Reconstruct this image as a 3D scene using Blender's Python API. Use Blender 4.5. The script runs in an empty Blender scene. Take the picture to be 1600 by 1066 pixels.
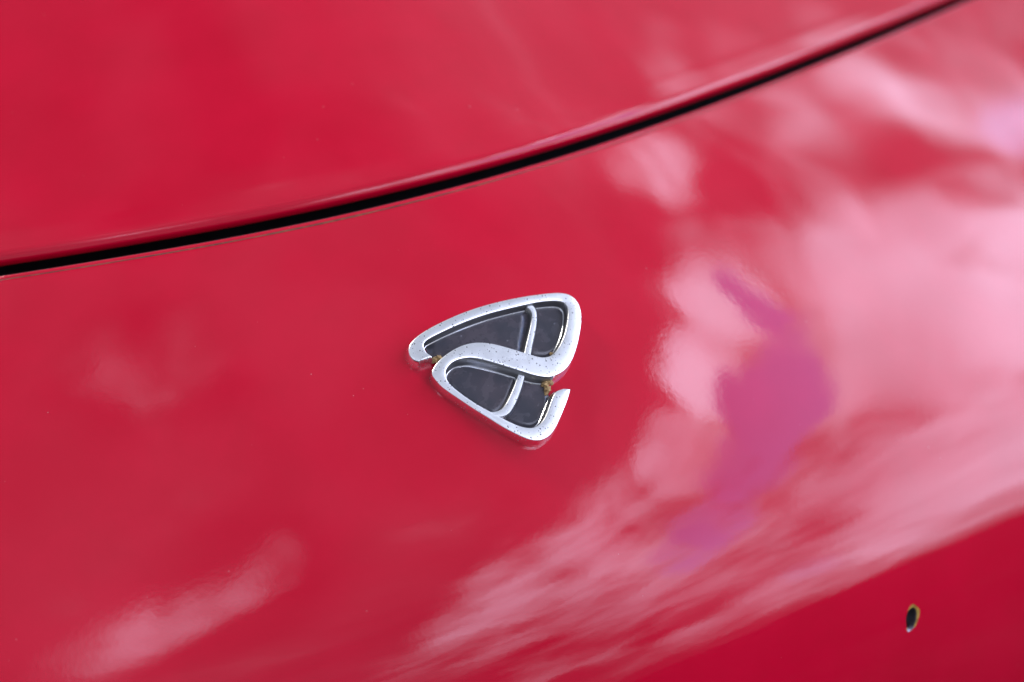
import bpy, bmesh, math, random
import numpy as np
from math import radians, sin, cos, acos, sqrt, pi
from mathutils import Vector, Matrix

scene = bpy.context.scene
random.seed(4)
rng = np.random.default_rng(11)

# ------------------------------------------------------------------ geometry of the place
# The badge sits at the origin of a local frame on the car's nose: X across the car,
# S down the nose, N out of the panel. ZB lifts that frame above the road.
ZB = 0.60
PSI, THE, ALP = radians(24.0), radians(37.0), radians(27.0)
LENS, DIST = 45.0, 0.40
PW, PH = 1600, 1066
X = np.array([1, 0, 0.0])
T = np.array([0, cos(ALP), sin(ALP)])
N = np.array([0, -sin(ALP), cos(ALP)])
BAS = np.array([X, -T, N])
ORG = np.array([0, 0, ZB])
fwd = np.array([cos(THE) * sin(PSI), cos(THE) * cos(PSI), -sin(THE)])
rgt = np.array([cos(PSI), -sin(PSI), 0.0])
upv = np.cross(rgt, fwd)


def ray(px, py):
    k = 36.0 / LENS / PW
    v = fwd + rgt * (px - PW / 2) * k - upv * (py - PH / 2) * k
    return v / np.linalg.norm(v)


CAM = ORG - DIST * ray(770, 575)

# ------------------------------------------------------------------ camera
cam_data = bpy.data.cameras.new('camera')
cam = bpy.data.objects.new('camera', cam_data)
scene.collection.objects.link(cam)
cam.matrix_world = Matrix(((rgt[0], upv[0], -fwd[0], CAM[0]),
                           (rgt[1], upv[1], -fwd[1], CAM[1]),
                           (rgt[2], upv[2], -fwd[2], CAM[2]), (0, 0, 0, 1)))
cam_data.sensor_width = 36
cam_data.lens = LENS
cam_data.clip_start = 0.01
cam_data.clip_end = 5000
cam_data.dof.use_dof = True
cam_data.dof.focus_distance = DIST * 0.985
cam_data.dof.aperture_fstop = 5.0
cam_data.dof.aperture_blades = 9
scene.camera = cam
scene.render.resolution_x, scene.render.resolution_y = 1024, 682

scene.view_settings.view_transform = 'Standard'
scene.view_settings.look = 'None'
scene.view_settings.gamma = 1
scene.view_settings.use_curve_mapping = False
scene.view_settings.exposure = 2.2


# ------------------------------------------------------------------ the body surface
def gx(u):
    L = 0.10
    return L * 0.30 * (np.sqrt(1 + ((u - .006) / L) ** 2) - 1)


_ss = np.linspace(-1.2, 0.8, 4001)
_sl = 1.6 * np.clip(_ss, -.11, .2) + 3 * 42.0 * np.maximum(_ss - .034, 0) ** 2
_sl = np.where(_sl > 0, 1.75 * np.tanh(_sl / 1.75), _sl)
_gz = np.concatenate([[0], np.cumsum((_sl[1:] + _sl[:-1]) / 2 * (_ss[1] - _ss[0]))])
_gz -= np.interp(0.0, _ss, _gz)
_kk = np.arange(-7, 8)


def gs(s):
    # quadratic within cells so that the slope is continuous
    s = np.asarray(s, float)
    d = _ss[1] - _ss[0]
    i = np.clip(((s - _ss[0]) / d).astype(int), 0, len(_ss) - 2)
    f = s - _ss[i]
    return _gz[i] + _sl[i] * f + (_sl[i + 1] - _sl[i]) * f * f / (2 * d)


def wav(u, s):
    return (0.00012 * np.sin(u * 41 + s * 17 + .6) * np.sin(s * 52 - u * 13 + 1.1)
            + 0.00005 * np.sin(u * 93 - s * 61) * np.sin(s * 88 + u * 40 + 2.))


def hgt(u, s):
    return gx(u) + gs(s) + wav(u, s)


def grad(u, s):
    e = 2e-4
    return (hgt(u + e, s) - hgt(u - e, s)) / (2 * e), (hgt(u, s + e) - hgt(u, s - e)) / (2 * e)


def at(u, s, z=0.0):
    """local panel coordinates (metres across, down, out of the panel) to world, arrays welcome"""
    u = np.asarray(u, float); s = np.asarray(s, float); z = np.asarray(z, float) + 0 * u
    gu, gv = grad(u, s)
    ln = np.sqrt(1 + gu ** 2 + gv ** 2)
    p = np.stack([u + gu / ln * z, s + gv / ln * z, -hgt(u, s) + z / ln], -1)
    return p @ BAS + ORG


def hit(px, py, off=0.0):
    """where the sight line of a photo pixel meets the panel (raised by off)"""
    c = BAS @ (CAM - ORG)
    w = BAS @ ray(px, py)
    t = -c[2] / w[2]
    for i in range(50):
        p = c + t * w
        F = p[2] + float(hgt(p[0], p[1])) - off
        q = c + (t + 1e-4) * w
        G = (q[2] + float(hgt(q[0], q[1])) - off - F) / 1e-4
        t -= F / G * .8
    p = c + t * w
    return p[0], p[1]


def mirror(px, py):
    """which direction of the sky the paint shows at a photo pixel"""
    u, s = hit(px, py)
    gu, gv = grad(u, s)
    n = X * gu + (-T) * gv + N
    n = n / np.linalg.norm(n)
    v = ray(px, py)
    return v - 2 * (v @ n) * n


# ------------------------------------------------------------------ sky
GREY, BRIGHT = .140, 1.10
SUN = np.array([-0.35, 0.75, 0.62]); SUN /= np.linalg.norm(SUN)
world = bpy.data.worlds.new('World')
scene.world = world
world.use_nodes = True
nt = world.node_tree
nt.nodes.clear()


class NB:
    """tiny node builder"""
    def __init__(self, tree):
        self.t = tree

    def new(self, typ, **kw):
        n = self.t.nodes.new(typ)
        for k, v in kw.items():
            setattr(n, k, v)
        return n

    def put(self, sock, v):
        if isinstance(v, bpy.types.NodeSocket):
            self.t.links.new(v, sock)
        elif v is not None:
            sock.default_value = v

    def math(self, op, a, b=None, c=None, clamp=False):
        n = self.new('ShaderNodeMath', operation=op, use_clamp=clamp)
        for s, v in zip(n.inputs, (a, b, c)):
            self.put(s, v)
        return n.outputs[0]

    def vmath(self, op, a, b=None, scale=None):
        n = self.new('ShaderNodeVectorMath', operation=op)
        self.put(n.inputs[0], a)
        if b is not None:
            self.put(n.inputs[1], b)
        if scale is not None:
            self.put(n.inputs['Scale'], scale)
        return n.outputs['Value'] if op in ('DOT_PRODUCT', 'LENGTH', 'DISTANCE') else n.outputs[0]

    def noise(self, vec, scale, detail=3, rough=.5, col=False, dist=0):
        n = self.new('ShaderNodeTexNoise')
        self.put(n.inputs['Vector'], vec)
        n.inputs['Scale'].default_value = scale
        n.inputs['Detail'].default_value = detail
        n.inputs['Roughness'].default_value = rough
        n.inputs['Distortion'].default_value = dist
        return n.outputs['Color'] if col else n.outputs[0]

    def ramp(self, v, a, b, c=0.0, d=1.0, smooth=True):
        n = self.new('ShaderNodeMapRange', interpolation_type='SMOOTHSTEP' if smooth else 'LINEAR')
        for s, q in zip(n.inputs, (v, a, b, c, d)):
            self.put(s, q)
        return n.outputs[0]

    def mix(self, f, a, b, blend='MIX'):
        n = self.new('ShaderNodeMix', data_type='RGBA', blend_type=blend)
        self.put(n.inputs[0], f)
        self.put(n.inputs[6], a)
        self.put(n.inputs[7], b)
        return n.outputs[2]


def rgb(r, g, b):
    return (r, g, b, 1)


W = NB(nt)
tc = W.new('ShaderNodeTexCoord')
D = tc.outputs['Generated']
# cloud layer seen in perspective: features flatten and crowd together towards the horizon
zz = W.math('ADD', W.math('MAXIMUM', W.vmath('DOT_PRODUCT', D, (0, 0, 1)), 0.0), .16)
Pl = W.vmath('MULTIPLY', W.vmath('SCALE', D, scale=W.math('DIVIDE', 1.0, zz)), (1, 1, 0))
n1 = W.vmath('SUBTRACT', W.noise(Pl, 1.1, 3, .55, True), (.5, .5, .5))
n2 = W.vmath('SUBTRACT', W.noise(Pl, 3.4, 4, .6, True), (.5, .5, .5))
wp = W.vmath('ADD', W.vmath('SCALE', n1, scale=.34), W.vmath('SCALE', n2, scale=.11))
Dw = W.vmath('ADD', D, W.vmath('SCALE', wp, scale=zz))
Dw = W.vmath('NORMALIZE', Dw)


def blob(x, y, r, amp):
    """a soft patch of cloud in the direction the paint mirrors at photo pixel x, y"""
    d = mirror(x, y)
    rs = [acos(np.clip(d @ mirror(x + a * r, y + b * r), -1, 1)) for a, b in ((1, 0), (-1, 0), (0, 1), (0, -1))]
    ang = float(np.mean(rs))
    dot = W.vmath('DOT_PRODUCT', Dw, tuple(float(q) for q in d))
    return W.math('MULTIPLY', W.ramp(dot, cos(ang * 1.5), cos(ang * .25)), amp)


def total(items, base):
    acc = base
    for it in items:
        acc = W.math('ADD', acc, blob(*it))
    return acc


# clouds: even grey overhead, a sunlit bank low on the car's right-hand side, one torn blue gap
BANK = [
    (1250, 480, 190, .60), (1430, 560, 170, .52), (1120, 470, 55, 1.2), (1115, 600, 55, 1.2), (1105, 720, 55, 1.0),
    (1000, 820, 75, .7), (870, 890, 70, .55), (760, 945, 55, .45), (1330, 760, 120, .7), (1130, 880, 80, .5),
    (1480, 420, 150, .6), (1200, 190, 110, .6), (1020, 235, 60, .75), (1450, 150, 150, .45),
    (1500, 720, 90, .7), (1560, 560, 100, .6), (1300, 880, 60, .5), (1470, 800, 60, .6), (990, 930, 70, .5), (1130, 960, 50, .4), (880, 1000, 70, .5), (700, 1020, 60, .45), (1020, 1010, 50, .35),
    (450, 885, 50, .40), (350, 935, 55, .38), (250, 985, 55, .38), (150, 1035, 60, .36), (225, 520, 80, .40), (260, 620, 50, .2),
    (1150, 290, 45, -.32), (1385, 260, 75, -.25), (1290, 310, 120, .2), (1500, 210, 90, .15), (1580, 330, 90, .3), (1390, 690, 60, -.35), (1505, 320, 35, -.5), (1530, 420, 35, -.5), (1540, 520, 30, -.3), (1575, 380, 35, .4), (1590, 500, 35, .4), (1330, 830, 40, -.25),
    (560, 230, 150, .16), (1200, 70, 150, .20), (840, 120, 150, .12), (350, 300, 110, .14), (120, 60, 250, -.3), (420, 40, 170, -.2),
]
TONE = [(1150, 60, 150, .15), (760, 150, 170, .25), (1115, 480, 50, .55), (1115, 620, 55, .65), (1300, 420, 110, .2), (1460, 500, 110, .2), (1010, 240, 60, .35),
        (980, 1010, 120, -.32), (400, 930, 120, -.35), (240, 560, 100, -.3), (1500, 100, 120, -.3),
        (120, 60, 280, -.50), (420, 40, 200, -.35), (640, 60, 130, -.1)]
GAPS = [(1148, 430, 22, .9), (1170, 460, 22, .8), (1195, 490, 30, .9), (1240, 500, 28, .6), (1240, 570, 48, 1.0), (1215, 650, 58, 1.1), (1185, 730, 52, 1.0),
        (1285, 620, 40, .8), (1130, 810, 42, .8), (1070, 860, 36, .6), (1270, 885, 22, .25), (1575, 200, 60, .28)]
# layered cloud: streets of it run level round the sky
La = W.vmath('MULTIPLY', W.vmath('ADD', D, W.vmath('SCALE', n1, scale=.10)), (1, 1, 3.6))
fb = W.noise(La, 1.9, 5, .52)
fb2 = W.noise(W.vmath('MULTIPLY', Dw, (1, 1, 4.5)), 4.6, 5, .55)
edge = W.math('ADD', W.ramp(fb, .25, .75, -.46, .46, False), W.ramp(fb2, .25, .75, -.32, .32, False))
field = total(BANK, 0.0)
bank = W.ramp(W.math('ADD', field, W.math('MULTIPLY', edge, W.ramp(field, .0, .8, .55, 1.0))), .12, 1.30)
tone = total(TONE, W.ramp(fb, .28, .72, .62, 1.12))
lum = W.math('ADD', W.math('MULTIPLY', tone, GREY), W.math('MULTIPLY', W.math('MULTIPLY', bank, tone), BRIGHT))
lum = W.math('MAXIMUM', lum, .05)
hole_f = total(GAPS, 0.0)
gap = W.ramp(W.math('ADD', hole_f, W.math('MULTIPLY', edge, W.ramp(hole_f, .0, .5, .0, .75))), .05, 1.05)
sky = W.new('ShaderNodeTexSky', sky_type='NISHITA')
sky.sun_disc = False
sky.sun_elevation = math.asin(SUN[2])
sky.sun_rotation = math.atan2(SUN[0], SUN[1])
sky.air_density, sky.dust_density, sky.ozone_density = 1.0, .4, 3.5
tint = W.mix(bank, rgb(.84, .92, 1.15), rgb(.88, .93, 1.24))
cloud = W.vmath('SCALE', tint, scale=W.math('MULTIPLY', lum, 10.0))
full = W.mix(gap, cloud, W.vmath('MULTIPLY', sky.outputs[0], (3.3, 3.3, 4.1)))
bg = W.new('ShaderNodeBackground')
bg.inputs['Strength'].default_value = 0.10
nt.links.new(full, bg.inputs['Color'])
wo = W.new('ShaderNodeOutputWorld')
nt.links.new(bg.outputs[0], wo.inputs[0])

sun_data = bpy.data.lights.new('sun', 'SUN')
sun_data.energy = 0.5
sun_data.angle = radians(14)
sun_data.color = (1, .96, .9)
sun = bpy.data.objects.new('sun', sun_data)
scene.collection.objects.link(sun)
sun.rotation_euler = Vector(SUN).to_track_quat('Z', 'Y').to_euler()


# ------------------------------------------------------------------ materials
def material(name):
    m = bpy.data.materials.new(name)
    m.use_nodes = True
    m.node_tree.nodes.clear()
    b = NB(m.node_tree)
    p = b.new('ShaderNodeBsdfPrincipled')
    o = b.new('ShaderNodeOutputMaterial')
    m.node_tree.links.new(p.outputs[0], o.inputs[0])
    co = b.new('ShaderNodeTexCoord').outputs['Object']
    return m, b, p, co


def paint_material():
    m, b, p, co = material('red_paint')
    mott = b.noise(co, 22, 4, .6)
    col = b.mix(b.ramp(mott, .35, .7), rgb(.445, .0004, .017), rgb(.485, .0005, .020))
    # settled dust: sparse pale specks and a few darker chips, thinning with a broad noise
    v = b.new('ShaderNodeTexVoronoi'); v.inputs['Scale'].default_value = 300
    b.put(v.inputs['Vector'], co)
    cell = b.new('ShaderNodeSeparateColor'); b.put(cell.inputs[0], v.outputs['Color'])
    size = b.math('MULTIPLY', cell.outputs[1], .09)
    on = b.math('GREATER_THAN', cell.outputs[0], b.ramp(b.noise(co, 9, 2), .35, .65, .965, .80))
    speck = b.math('MULTIPLY', b.ramp(v.outputs['Distance'], b.math('MULTIPLY', size, .4), b.math('ADD', size, .01), 1, 0), on)
    col = b.mix(b.math('MULTIPLY', speck, b.ramp(cell.outputs[2], .2, 1, .12, .5)), col, rgb(.62, .42, .42))
    # faint wiping haze in the clear coat
    st = b.vmath('MULTIPLY', co, (26, 90, 40))
    hz = b.ramp(b.noise(st, 1.0, 5, .6), .45, .8)
    b.put(p.inputs['Base Color'], col)
    p.inputs['Roughness'].default_value = .42
    p.inputs['Specular IOR Level'].default_value = .0
    p.inputs['Coat Weight'].default_value = 1.0
    p.inputs['Coat IOR'].default_value = 1.46
    b.put(p.inputs['Coat Roughness'], b.math('ADD', b.math('MULTIPLY', hz, .02), b.math('ADD', .018, b.math('MULTIPLY', speck, .25))))
    bp = b.new('ShaderNodeBump')
    bp.inputs['Strength'].default_value = .018
    bp.inputs['Distance'].default_value = .0006
    b.put(bp.inputs['Height'], b.noise(co, 520, 2, .5))
    b.put(p.inputs['Coat Normal'], bp.outputs[0])
    return m


def simple(name, col, rough, metal=0.0, spec=.5, var=.0, vscale=60, bump=0, bscale=300, bdist=.0004):
    m, b, p, co = material(name)
    if var:
        k = b.ramp(b.noise(co, vscale, 5, .6), .3, .7)
        c = b.mix(k, rgb(*[q * (1 - var) for q in col]), rgb(*[min(1, q * (1 + var)) for q in col]))
        b.put(p.inputs['Base Color'], c)
    else:
        p.inputs['Base Color'].default_value = rgb(*col)
    p.inputs['Roughness'].default_value = rough
    p.inputs['Metallic'].default_value = metal
    p.inputs['Specular IOR Level'].default_value = spec
    if bump:
        bp = b.new('ShaderNodeBump'); bp.inputs['Strength'].default_value = bump
        bp.inputs['Distance'].default_value = bdist
        b.put(bp.inputs['Height'], b.noise(co, bscale, 4, .6))
        b.put(p.inputs['Normal'], bp.outputs[0])
    return m


def chrome_material(name, rough, pits, shade=1.0):
    """plated plastic gone satin, peppered with black pits, with a colour factor that paints in recess shade"""
    m, b, p, co = material(name)
    col = b.mix(b.ramp(b.noise(co, 140, 5, .65), .3, .75), rgb(.90 * shade, .90 * shade, .90 * shade), rgb(.95 * shade, .95 * shade, .945 * shade))
    v = b.new('ShaderNodeTexVoronoi'); v.inputs['Scale'].default_value = 1250
    b.put(v.inputs['Vector'], co)
    cell = b.new('ShaderNodeSeparateColor'); b.put(cell.inputs[0], v.outputs['Color'])
    on = b.math('GREATER_THAN', cell.outputs[0], b.ramp(b.noise(co, 90, 2), .3, .7, .60, .40))
    r = b.math('ADD', .14, b.math('MULTIPLY', cell.outputs[1], .26))
    pit = b.math('MULTIPLY', b.ramp(v.outputs['Distance'], b.math('MULTIPLY', r, .6), r, 1, 0), on)
    pit = b.math('MULTIPLY', pit, pits)
    col = b.mix(pit, col, rgb(.06, .055, .05))
    b.put(p.inputs['Base Color'], col)
    b.put(p.inputs['Metallic'], b.math('SUBTRACT', 1.0, b.math('MULTIPLY', pit, .8)))
    b.put(p.inputs['Roughness'], b.math('ADD', b.ramp(b.noise(co, 300, 4), .3, .7, rough * .92, rough * 1.1), b.math('MULTIPLY', pit, .4)))
    bp = b.new('ShaderNodeBump'); bp.inputs['Strength'].default_value = .08
    bp.inputs['Distance'].default_value = .0001
    b.put(bp.inputs['Height'], b.math('SUBTRACT', b.math('MULTIPLY', b.noise(co, 900, 3), .35), pit))
    b.put(p.inputs['Normal'], bp.outputs[0])
    return m


def inlay_material():
    m, b, p, co = material('smoky_inlay')
    k = b.ramp(b.noise(co, 130, 5, .6), .35, .7)
    col = b.mix(k, rgb(.036, .035, .042), rgb(.058, .046, .052))
    v = b.new('ShaderNodeTexVoronoi'); v.inputs['Scale'].default_value = 520
    b.put(v.inputs['Vector'], co)
    cell = b.new('ShaderNodeSeparateColor'); b.put(cell.inputs[0], v.outputs['Color'])
    sp = b.math('MULTIPLY', b.ramp(v.outputs['Distance'], .05, .16, 1, 0), b.math('GREATER_THAN', cell.outputs[0], .88))
    col = b.mix(b.math('MULTIPLY', sp, .6), col, rgb(.35, .34, .36))
    b.put(p.inputs['Base Color'], col)
    b.put(p.inputs['Roughness'], b.ramp(b.noise(co, 260, 4), .3, .7, .14, .34))
    return m


M_PAINT = paint_material()
M_CHROME = chrome_material('satin_chrome', .30, 1.0)
M_WALL = chrome_material('polished_chrome', .13, .35)
M_RECESS = chrome_material('shaded_recess_chrome', .32, .3, .36)  # darker chrome copy: the inner walls' dark reflections are put into its colour
M_INLAY = inlay_material()
M_GLUE = simple('old_adhesive', (.42, .27, .11), .85, var=.45, vscale=900, bump=.8, bscale=1500)
M_BLACK = simple('black_rubber', (.006, .006, .007), .55, var=.3, vscale=80)
M_SEAL = simple('grey_seal', (.016, .016, .021), .6, var=.4, vscale=300)
M_PRIMER = simple('bare_primer', (.55, .34, .06), .6, var=.3, vscale=400)
M_HOLE = simple('hole_wall', (.05, .042, .05), .4, var=.4, vscale=300)
M_BARE = simple('bare_metal_edge', (.30, .26, .30), .4, metal=.6)
M_CHIP = simple('chipped_paint_line', (.10, .035, .012), .7, var=.6, vscale=160)
M_ROAD = simple('asphalt', (.040, .039, .038), .95, spec=.05, var=.3, vscale=3, bump=.5, bscale=120, bdist=.01)


# ------------------------------------------------------------------ helpers
def link(name, verts, faces, mats, parent=None, mi=None, smooth=True):
    me = bpy.data.meshes.new(name)
    me.from_pydata([tuple(map(float, v)) for v in verts], [], faces)
    for m in (mats if isinstance(mats, (list, tuple)) else [mats]):
        me.materials.append(m)
    if mi is not None:
        me.polygons.foreach_set('material_index', mi)
    me.polygons.foreach_set('use_smooth', [smooth] * len(faces))
    bm = bmesh.new(); bm.from_mesh(me)
    bm.to_mesh(me); bm.free()
    me.update()
    o = bpy.data.objects.new(name, me)
    scene.collection.objects.link(o)
    if parent:
        o.parent = parent
        o.matrix_parent_inverse = parent.matrix_basis.inverted() if parent.parent is None else \
            (parent.parent.matrix_basis @ parent.matrix_parent_inverse @ parent.matrix_basis).inverted()
    return o


def empty(name, loc, parent=None):
    o = bpy.data.objects.new(name, None)
    scene.collection.objects.link(o)
    o.empty_display_size = .05
    o.location = loc
    if parent:
        o.parent = parent
        o.matrix_parent_inverse = parent.matrix_basis.inverted()
    return o


def grid_faces(nu, nv, flip=False, skip=None):
    f = []
    for j in range(nv - 1):
        for i in range(nu - 1):
            if skip and skip(i, j):
                continue
            q = (j * nu + i, j * nu + i + 1, (j + 1) * nu + i + 1, (j + 1) * nu + i)
            f.append(q[::-1] if flip else q)
    return f


# ------------------------------------------------------------------ road
link('road', [(-400, -400, 0), (400, -400, 0), (400, 400, 0), (-400, 400, 0)], [(0, 1, 2, 3)], M_ROAD)
bpy.data.objects['road']['kind'] = 'structure'

# ------------------------------------------------------------------ the car's nose and bonnet
car = empty('red_car', (0, .3, 0))
car['label'] = 'glossy red car body with a chrome badge on its nose below the bonnet gap'
car['category'] = 'car'

SEAM_PX = [(0, 419), (250, 377), (500, 326), (750, 266), (1000, 191), (1150, 142), (1300, 82), (1450, 16)]
_sp = np.array([hit(*p) for p in SEAM_PX])
_A = np.stack([np.ones(len(_sp)), _sp[:, 0], np.sqrt(1 + (_sp[:, 0] / .12) ** 2)], -1)
_c = np.linalg.lstsq(_A, _sp[:, 1], rcond=None)[0]


def seam(u):
    return _c[0] + _c[1] * u + _c[2] * np.sqrt(1 + (u / .12) ** 2)


GAP = .0061
uu = np.concatenate([np.linspace(-.72, -.24, 25)[:-1], np.linspace(-.24, .42, 265), np.linspace(.42, .72, 16)[1:]])
NU = len(uu)


def sweep(name, prof, mat, side, parent):
    """prof: (t distance from the seam, z out of the panel); side +1 nose, -1 bonnet"""
    rows = []
    for t, z in prof:
        s = seam(uu) + side * (GAP / 2 + t)
        rows.append(at(uu, s, z))
    return np.concatenate(rows), len(prof)


# nose panel: rolled upper edge, hairline groove, then the open skin
lip = [(.0030, -.016), (.0012, -.012), (.0001, -.006), (0, -.0016), (.0001, -.0009), (.0004, -.0004), (.0008, -.0001), (.0013, 0),
       (.0019, 0), (.00205, -.00005), (.00215, -.00022), (.0024, -.00022), (.0025, -.00005), (.0027, 0.0), (.0034, 0)]
tn = np.concatenate([np.linspace(.0045, .012, 5), np.linspace(.015, .26, 100), np.linspace(.27, .50, 24)])
prof = lip + [(t, 0) for t in tn]
V, NR = sweep('nose', prof, M_PAINT, 1, car)
tt = np.array([p[0] for p in prof])

# a bare fixing hole is drilled through the skin: find its grid cells and stitch a round patch in
hu, hs = hit(1425, 967)
ht = hs - float(seam(hu)) - GAP / 2
ci = int(np.argmin(abs(uu - hu))); cj = int(np.argmin(abs(tt - ht)))
K = 4
i0, i1, j0, j1 = ci - K, ci + K, cj - K, cj + K
faces = grid_faces(NU, NR, True, skip=lambda i, j: i0 <= i < i1 and j0 <= j < j1)
loop = ([(i, j0) for i in range(i0, i1)] + [(i1, j) for j in range(j0, j1)] +
        [(i, j1) for i in range(i1, i0, -1)] + [(i0, j) for j in range(j1, j0, -1)])
lc = np.array([(uu[i], tt[j]) for i, j in loop])
cen = np.array([hu, ht])
HR = .0027
Vl = list(V)
prev = [j * NU + i for i, j in loop]
nl = len(loop)
ang = np.arctan2(lc[:, 1] - cen[1], lc[:, 0] - cen[0])
rimr = HR * (1.16 + .26 * np.maximum(0, np.cos(ang + .9)) + .08 * np.sin(ang * 3 + 1) + .06 * np.sin(ang * 5 + 2.2))
circ = cen + np.stack([np.cos(ang), np.sin(ang)], -1) * rimr[:, None]
for k in (.33, .62, .82, 1.0):
    ring = lc * (1 - k) + circ * k
    P = at(ring[:, 0], seam(ring[:, 0]) + GAP / 2 + ring[:, 1], 0)
    st = len(Vl); Vl += list(P)
    cur = list(range(st, st + nl))
    for a in range(nl):
        b_ = (a + 1) % nl
        faces.append((prev[a], cur[a], cur[b_], prev[b_]))
    prev = cur
nose = link('nose_panel', Vl, faces, M_PAINT, car)
nose['label'] = 'curved red nose panel mirroring bright clouds'

# the hole itself: chipped primer ring, dark drilled wall, blind end
hv, hf, hm = [], [], []
rings = [(rimr * 1.0, 0.00002), (rimr * .97, -.00022), (np.full(nl, HR * 1.06), -.0004), (np.full(nl, HR * 1.04), -.0014),
         (np.full(nl, HR * 1.02), -.014), (np.full(nl, HR * .2), -.0142)]
for q, (r, z) in enumerate(rings):
    rr = cen + np.stack([np.cos(ang), np.sin(ang)], -1) * r[:, None]
    hv += list(at(rr[:, 0], seam(rr[:, 0]) + GAP / 2 + rr[:, 1], z))
    if q:
        for a in range(nl):
            b_ = (a + 1) % nl
            hf.append(((q - 1) * nl + a, q * nl + a, q * nl + b_, (q - 1) * nl + b_))
            hm.append(3 if q < 4 and 1.2 < ang[a] < 2.3 else 0 if q < 3 else 1)
hf.append(tuple(range(5 * nl, 6 * nl))); hm.append(2)
hole = link('fixing_hole', hv, hf, [M_PRIMER, M_HOLE, M_BLACK, M_BARE], nose, hm)
hole['label'] = 'small bare fixing hole ringed with yellow primer'

# chipped line along the groove under the gap
cu = np.linspace(-.135, .20, 420)
nz = np.interp(cu, np.linspace(-.135, .2, 60), rng.random(60))
wd = .00012 + .00026 * nz * np.exp(-((cu + .03) / .07) ** 2) + .00003 * rng.random(420)
cv, cf = [], []
for sgn in (-1, 1):
    cv += list(at(cu, seam(cu) + GAP / 2 + .00228 + sgn * wd, -.00004 if False else .00001))
cf = grid_faces(420, 2, True)
link('chipped_edge_line', cv, cf, M_CHIP, nose)

# bonnet: skin rolls over at its leading edge and turns under
RB = [(.0038 * (1 - sin(ph)), .0022 * (cos(ph) - 1)) for ph in np.radians(np.linspace(0, 90, 11))][::-1]
RB = [(.010, -.014), (.006, -.0080), (.0016, -.0056), (.0006, -.0050), (.0001, -.0040), (0, -.0031)] + RB
tb = np.concatenate([np.linspace(.006, .016, 6), np.linspace(.020, .24, 80), np.linspace(.26, .85, 30)])
RAISE = .0006
profb = [(t, z + RAISE) for t, z in RB]
for t in tb:
    # a shallow pressed flute just behind the rolled edge
    profb.append((t, RAISE + .00006 * math.exp(-((t - .0105) / .0030) ** 2)))
Vb, NRb = sweep('bonnet', profb, M_PAINT, -1, car)
bonnet = link('bonnet', Vb, grid_faces(NU, NRb, False), M_PAINT, car)
bonnet['label'] = 'glossy red bonnet with a rolled leading edge'

# rubber seal down in the gap and the dark trough it lies in
sv = []
ps = [(-.0095, -.0125), (-.0095, -.030), (.0125, -.030), (.0100, -.0145)]
for t, z in ps:
    sv.append(at(uu, seam(uu) - GAP / 2 + t, z))
link('gap_trough', np.concatenate(sv), grid_faces(NU, len(ps), True), M_BLACK, car)
pr = []
for k in range(13):
    a = radians(200 - 220 * k / 12)
    pr.append((.0006 + .0006 * cos(a), -.0024 + .0008 * sin(a)))
sv = [at(uu, seam(uu) + GAP / 2 + t - .0010, z) for t, z in pr]
link('rubber_seal', np.concatenate(sv), grid_faces(NU, len(pr), True), M_SEAL, car)

# ------------------------------------------------------------------ the badge
emblem = empty('emblem', tuple(at(.006, .0)), car)
emblem['label'] = 'weathered chrome three-cornered badge with a sweeping S band and dark inlays'
HT = .0044
CX, CY, CS = 600, 430, 1250 / 340.


def back(pts, off):
    return np.array([hit(CX + x / CS, CY + y / CS, off) for x, y in pts])


AE = [(206, 494), (178, 484), (156, 457), (150, 420), (166, 385), (205, 347), (265, 308), (350, 264), (460, 216), (600, 170), (750, 135),
      (880, 114), (975, 105), (1035, 108), (1078, 126), (1108, 160), (1124, 205), (1128, 260), (1120, 330), (1103, 410),
      (1078, 480), (1045, 532), (1000, 566), (945, 582), (870, 572), (780, 545), (690, 516), (610, 492), (550, 477),
      (495, 470), (445, 477), (405, 492), (375, 517), (358, 548), (360, 583), (376, 615), (413, 652), (482, 704), (556, 751),
      (630, 791), (711, 835), (775, 863), (829, 875), (872, 869), (910, 838), (937, 788), (959, 726), (984, 672), (1030, 652)]
BE = [(278, 466), (252, 447), (237, 424), (232, 402), (240, 383), (262, 366), (310, 340), (380, 306), (480, 263), (612, 218), (758, 182),
      (880, 155), (965, 147), (1010, 150), (1037, 164), (1052, 188), (1056, 220), (1052, 265), (1040, 325), (1020, 380),
      (996, 425), (968, 456), (938, 470), (900, 472), (850, 460), (775, 437), (700, 414), (630, 396), (565, 388),
      (505, 391), (445, 408), (388, 438), (335, 478), (298, 520), (281, 562), (300, 597), (345, 645), (432, 706), (515, 762),
      (600, 815), (680, 866), (755, 906), (830, 939), (895, 945), (948, 918), (985, 867), (1021, 788), (1050, 715), (1067, 656)]
assert len(AE) == len(BE)


def catmull(P, n):
    P = np.asarray(P, float)
    Q = np.vstack([2 * P[0] - P[1], P, 2 * P[-1] - P[-2]])
    out = []
    for i in range(len(P) - 1):
        p0, p1, p2, p3 = Q[i:i + 4]
        for t in np.arange(n) / n:
            out.append(.5 * (2 * p1 + (p2 - p0) * t + (2 * p0 - 5 * p1 + 4 * p2 - p3) * t * t + (3 * p1 - p0 - 3 * p2 + p3) * t ** 3))
    out.append(P[-1])
    return np.array(out)


def smooth(a, n):
    for _ in range(n):
        b = a.copy()
        b[1:-1] = a[1:-1] * .5 + (a[:-2] + a[2:]) * .25
        a = b
    return a


SUB = 7
EA = smooth(catmull(back(AE, HT), SUB), 4)
EB = smooth(catmull(back(BE, HT), SUB), 4)
idx = np.linspace(0, len(AE) - 1, len(EA))
across = EA - EB
width = np.linalg.norm(across, axis=1)


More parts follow.
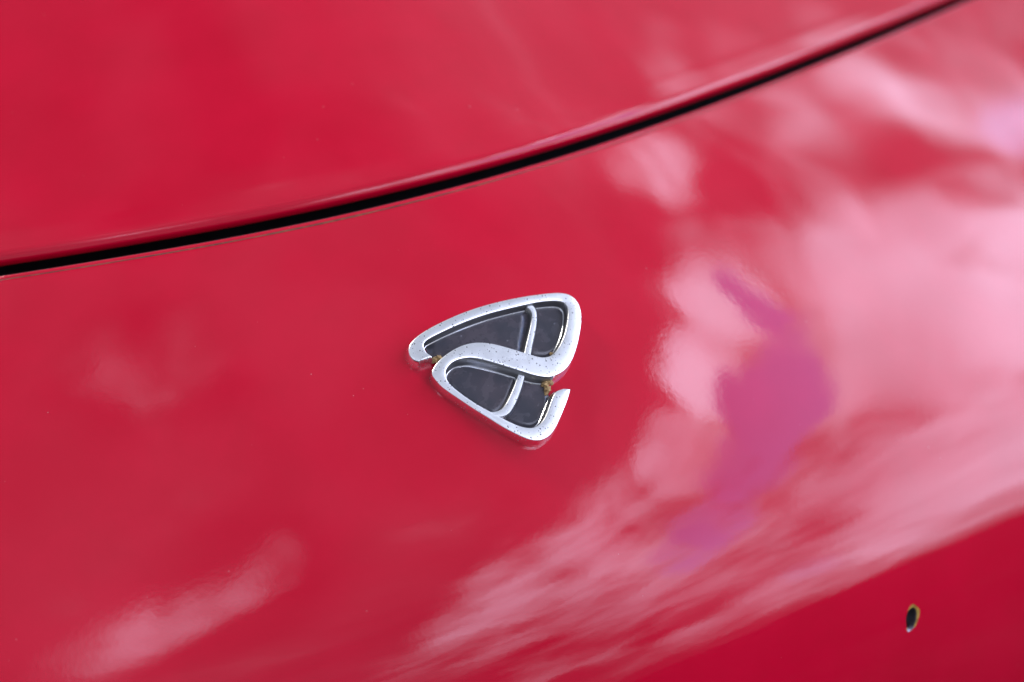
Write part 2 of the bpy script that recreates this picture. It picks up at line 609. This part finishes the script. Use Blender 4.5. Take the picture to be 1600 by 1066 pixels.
def outward(E, other):
    tg = np.gradient(E, axis=0)
    n = np.stack([tg[:, 1], -tg[:, 0]], -1)
    n /= np.linalg.norm(n, axis=1)[:, None] + 1e-12
    sg = np.sign(((E - other) * n).sum(1))
    n *= np.median(sg)
    n = smooth(n, 6)
    return n / np.linalg.norm(n, axis=1)[:, None]


NA, NBn = outward(EA, EB), outward(EB, EA)
ctrl = lambda xs, ys: np.interp(idx, xs, ys)
# how far each wall flares out towards the panel
DA = ctrl([0, 3, 12, 20, 22, 24, 28, 31, 33, 36, 42, 45, 48], [.0012, .0012, .0005, .0006, .0008, .0019, .0022, .0013, .0007, .0005, .0006, .0013, .0008])
DB = ctrl([0, 4, 8, 14, 20, 22, 26, 32, 34, 38, 44, 48], [.0004, .0005, .0008, .0010, .0010, .0005, .0004, .0005, .0006, .0007, .0006, .0005])
secs = []
for side in (0, 1):
    pass
nS = len(EA)


def wallrows(E, Nn, Dd, fillet):
    rows = []
    for k, z in ((1.0, -.0004), (.80, .00128), (.78, .00150), (.70, .0018), (.62, .0022), (.36, .0034), (.16, .0040), (.03, .00428), (-.10, .0044)):
        fl = fillet * (.00030 if z == .00128 else .0)
        rows.append((E + Nn * (Dd * k + fl)[:, None], np.full(nS, z)))
    return rows


ra = wallrows(EA, NA, DA, (idx > 23) * 1.0)
rb = wallrows(EB, NBn, DB, ((idx > 1.5) & (idx < 31)) * 1.0)
NW = len(ra)
EAi, EBi = ra[-1][0], rb[-1][0]
mid = []
for k in (.05, .12, .5, .88, .95):
    mid.append((EAi * (1 - k) + EBi * k, np.full(nS, .0044) + .00016 * (1 - (2 * k - 1) ** 2)))
rows = ra + mid + rb[::-1]
nR = len(rows)
# end walls: the section is pushed out along the band and let down to the panel
tg0 = (EA[0] + EB[0]) / 2 - (EA[4] + EB[4]) / 2; tg0 /= np.linalg.norm(tg0)
tg1 = (EA[-1] + EB[-1]) / 2 - (EA[-5] + EB[-5]) / 2; tg1 /= np.linalg.norm(tg1)
cols = []


def capcol(i, tg, push, drop):
    return [(r[0][i] + tg * push, r[1][i] * (1 - drop) + (-.0004) * drop) for r in rows]


cols.append(capcol(0, tg0, .0011, 1.0)); cols.append(capcol(0, tg0, .0007, .5)); cols.append(capcol(0, tg0, .00025, .10))
for i in range(nS):
    cols.append([(r[0][i], r[1][i]) for r in rows])
cols.append(capcol(nS - 1, tg1, .0002, .10)); cols.append(capcol(nS - 1, tg1, .0005, .5)); cols.append(capcol(nS - 1, tg1, .0008, 1.0))
EV = []
for c in cols:
    us = np.array([q[0] for q in c]); zs = np.array([q[1] for q in c])
    EV.append(at(us[:, 0], us[:, 1], zs))
EV = np.concatenate(EV)
ef, em = [], []
for j in range(len(cols) - 1):
    for i in range(nR - 1):
        ef.append((j * nR + i, j * nR + i + 1, (j + 1) * nR + i + 1, (j + 1) * nR + i))
        jj = min(max(j - 3, 0), nS - 1)
        if NW - 2 <= i <= nR - NW and 2 <= j <= len(cols) - 4:
            em.append(0)
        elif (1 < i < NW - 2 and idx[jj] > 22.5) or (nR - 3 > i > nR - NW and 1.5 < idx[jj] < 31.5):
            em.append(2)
        else:
            em.append(1)
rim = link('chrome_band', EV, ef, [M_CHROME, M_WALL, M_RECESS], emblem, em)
bm = bmesh.new(); bm.from_mesh(rim.data)
bmesh.ops.recalc_face_normals(bm, faces=bm.faces)
if sum((f.normal.dot(Vector(N)) * f.calc_area() for f in bm.faces)) < 0:
    bmesh.ops.reverse_faces(bm, faces=bm.faces)
for e in bm.edges:
    if len(e.link_faces) == 2 and {f.material_index for f in e.link_faces} in ({0, 2}, {1, 2}):
        e.smooth = False
bm.to_mesh(rim.data); bm.free()
rim['label'] = 'pitted satin chrome band'


def orient(o):
    bm = bmesh.new(); bm.from_mesh(o.data)
    bmesh.ops.recalc_face_normals(bm, faces=bm.faces)
    if sum((f.normal.dot(Vector(N)) * f.calc_area() for f in bm.faces)) < 0:
        bmesh.ops.reverse_faces(bm, faces=bm.faces)
    for e in bm.edges:
        if len({f.material_index for f in e.link_faces}) > 1:
            e.smooth = False
    bm.to_mesh(o.data); bm.free()


# dividing bars inside the two loops
ZI = .0012
for L_, R_ in (
        ([(770, 168), (806, 180), (834, 196), (848, 226), (845, 275), (831, 340), (817, 400), (806, 450)],
         [(800, 158), (842, 168), (868, 195), (877, 235), (874, 285), (862, 350), (850, 405), (842, 460)]),
        ([(778, 545), (768, 580), (748, 640), (722, 700), (697, 745), (668, 773), (630, 783), (600, 780)],
         [(812, 550), (805, 590), (790, 645), (768, 705), (742, 758), (712, 797), (672, 812), (630, 812)])):
    ea = smooth(catmull(back(L_, .0030), 6), 2); eb = smooth(catmull(back(R_, .0030), 6), 2)
    na, nb_ = outward(ea, eb), outward(eb, ea)
    rws = [(ea + na * .0009, .0009), (ea + na * .00055, .0017), (ea + na * .00018, .0026), (ea + na * .00004, .0029), (ea - na * .0001, .0030),
           ((ea + eb) / 2, .00308),
           (eb - nb_ * .0001, .0030), (eb + nb_ * .00004, .0029), (eb + nb_ * .00015, .0026), (eb + nb_ * .00035, .0017), (eb + nb_ * .0006, .0009)]
    m = len(ea)
    bv = np.concatenate([at(p[:, 0], p[:, 1], z) for p, z in rws])
    mi = []
    for j in range(len(rws) - 1):
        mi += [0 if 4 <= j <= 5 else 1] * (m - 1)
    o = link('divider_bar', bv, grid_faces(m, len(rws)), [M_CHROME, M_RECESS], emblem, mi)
    orient(o)

# smoky inlays lying in the four cells, edges running under the chrome
CELLS = [
    [(236, 405), (262, 366), (400, 300), (520, 252), (640, 215), (740, 190), (800, 180), (838, 200), (842, 240), (828, 340), (815, 400), (808, 445),
     (720, 425), (640, 405), (560, 395), (490, 400), (420, 425), (360, 455), (325, 478), (295, 488), (262, 462)],
    [(858, 190), (900, 160), (960, 155), (1020, 160), (1050, 190), (1055, 240), (1044, 310), (1024, 380), (990, 440), (945, 470), (900, 474),
     (830, 462), (838, 400), (866, 290), (868, 230)],
    [(352, 575), (366, 530), (420, 495), (500, 485), (580, 505), (680, 540), (775, 572), (752, 650), (725, 720), (700, 760),
     (660, 800), (610, 795), (540, 755), (450, 695), (372, 630)],
    [(788, 590), (860, 600), (935, 612), (942, 640), (935, 668), (945, 700), (930, 790), (895, 850), (845, 875), (790, 868), (735, 850), (680, 815), (735, 772), (765, 700)],
]
for poly in CELLS:
    P = back(poly, ZI)
    # ring of boundary points, then an inner ring, then a centre: follows the curved panel
    B = catmull(np.vstack([P, P[:1]]), 5)[:-1]
    c0 = B.mean(0)
    vs, fs = [], []
    nb_ = len(B)
    for q, (k, z) in enumerate(((1.0, -.0003), (1.0, ZI), (.75, ZI), (.5, ZI), (.25, ZI))):
        rr = c0 + (B - c0) * k
        vs += list(at(rr[:, 0], rr[:, 1], z))
        if q:
            for a in range(nb_):
                b_ = (a + 1) % nb_
                fs.append(((q - 1) * nb_ + a, (q - 1) * nb_ + b_, q * nb_ + b_, q * nb_ + a))
    vs.append(at(c0[0], c0[1], ZI))
    for a in range(nb_):
        fs.append((4 * nb_ + a, 4 * nb_ + (a + 1) % nb_, 5 * nb_))
    o = link('inlay', vs, fs, M_INLAY, emblem)
    orient(o)


# crumbs of old adhesive squeezed out at the two necks of the band
def crumbs(spots, parent):
    bm = bmesh.new()
    for (x, y, r, z) in spots:
        u, s = hit(CX + x / CS, CY + y / CS, z)
        c = at(u, s, z)
        tmp = bmesh.ops.create_icosphere(bm, subdivisions=3, radius=r)
        sd = rng.random(3) * 50
        for v in tmp['verts']:
            d = np.array(v.co) / r
            k = 1 + .28 * math.sin(d[0] * 5 + sd[0]) * math.sin(d[1] * 6 + sd[1]) + .22 * math.sin(d[2] * 7 + sd[2] + d[0] * 4) + .12 * math.sin(d[1] * 17 + sd[0])
            v.co = Vector(c + d * r * k * np.array([1, 1, .8]))
    me = bpy.data.meshes.new('adhesive_crumb'); bm.to_mesh(me); bm.free()
    me.materials.append(M_GLUE)
    me.polygons.foreach_set('use_smooth', [True] * len(me.polygons))
    o = bpy.data.objects.new('adhesive_crumb', me); scene.collection.objects.link(o)
    o.parent = parent
    o.matrix_parent_inverse = (car.matrix_basis @ parent.matrix_parent_inverse @ parent.matrix_basis).inverted()
    o['label'] = 'crumb of tan old adhesive'
    return o


crumbs([(296, 486, .0010, .0016), (318, 474, .0008, .0020), (285, 497, .0006, .001)], emblem)
crumbs([(925, 625, .0011, .0016), (950, 612, .0009, .0020), (938, 655, .0011, .0014), (930, 680, .0006, .0012), (962, 622, .0006, .0016)], emblem)
crumbs([(958, 452, .0005, .0016), (975, 449, .0004, .0017)], emblem)
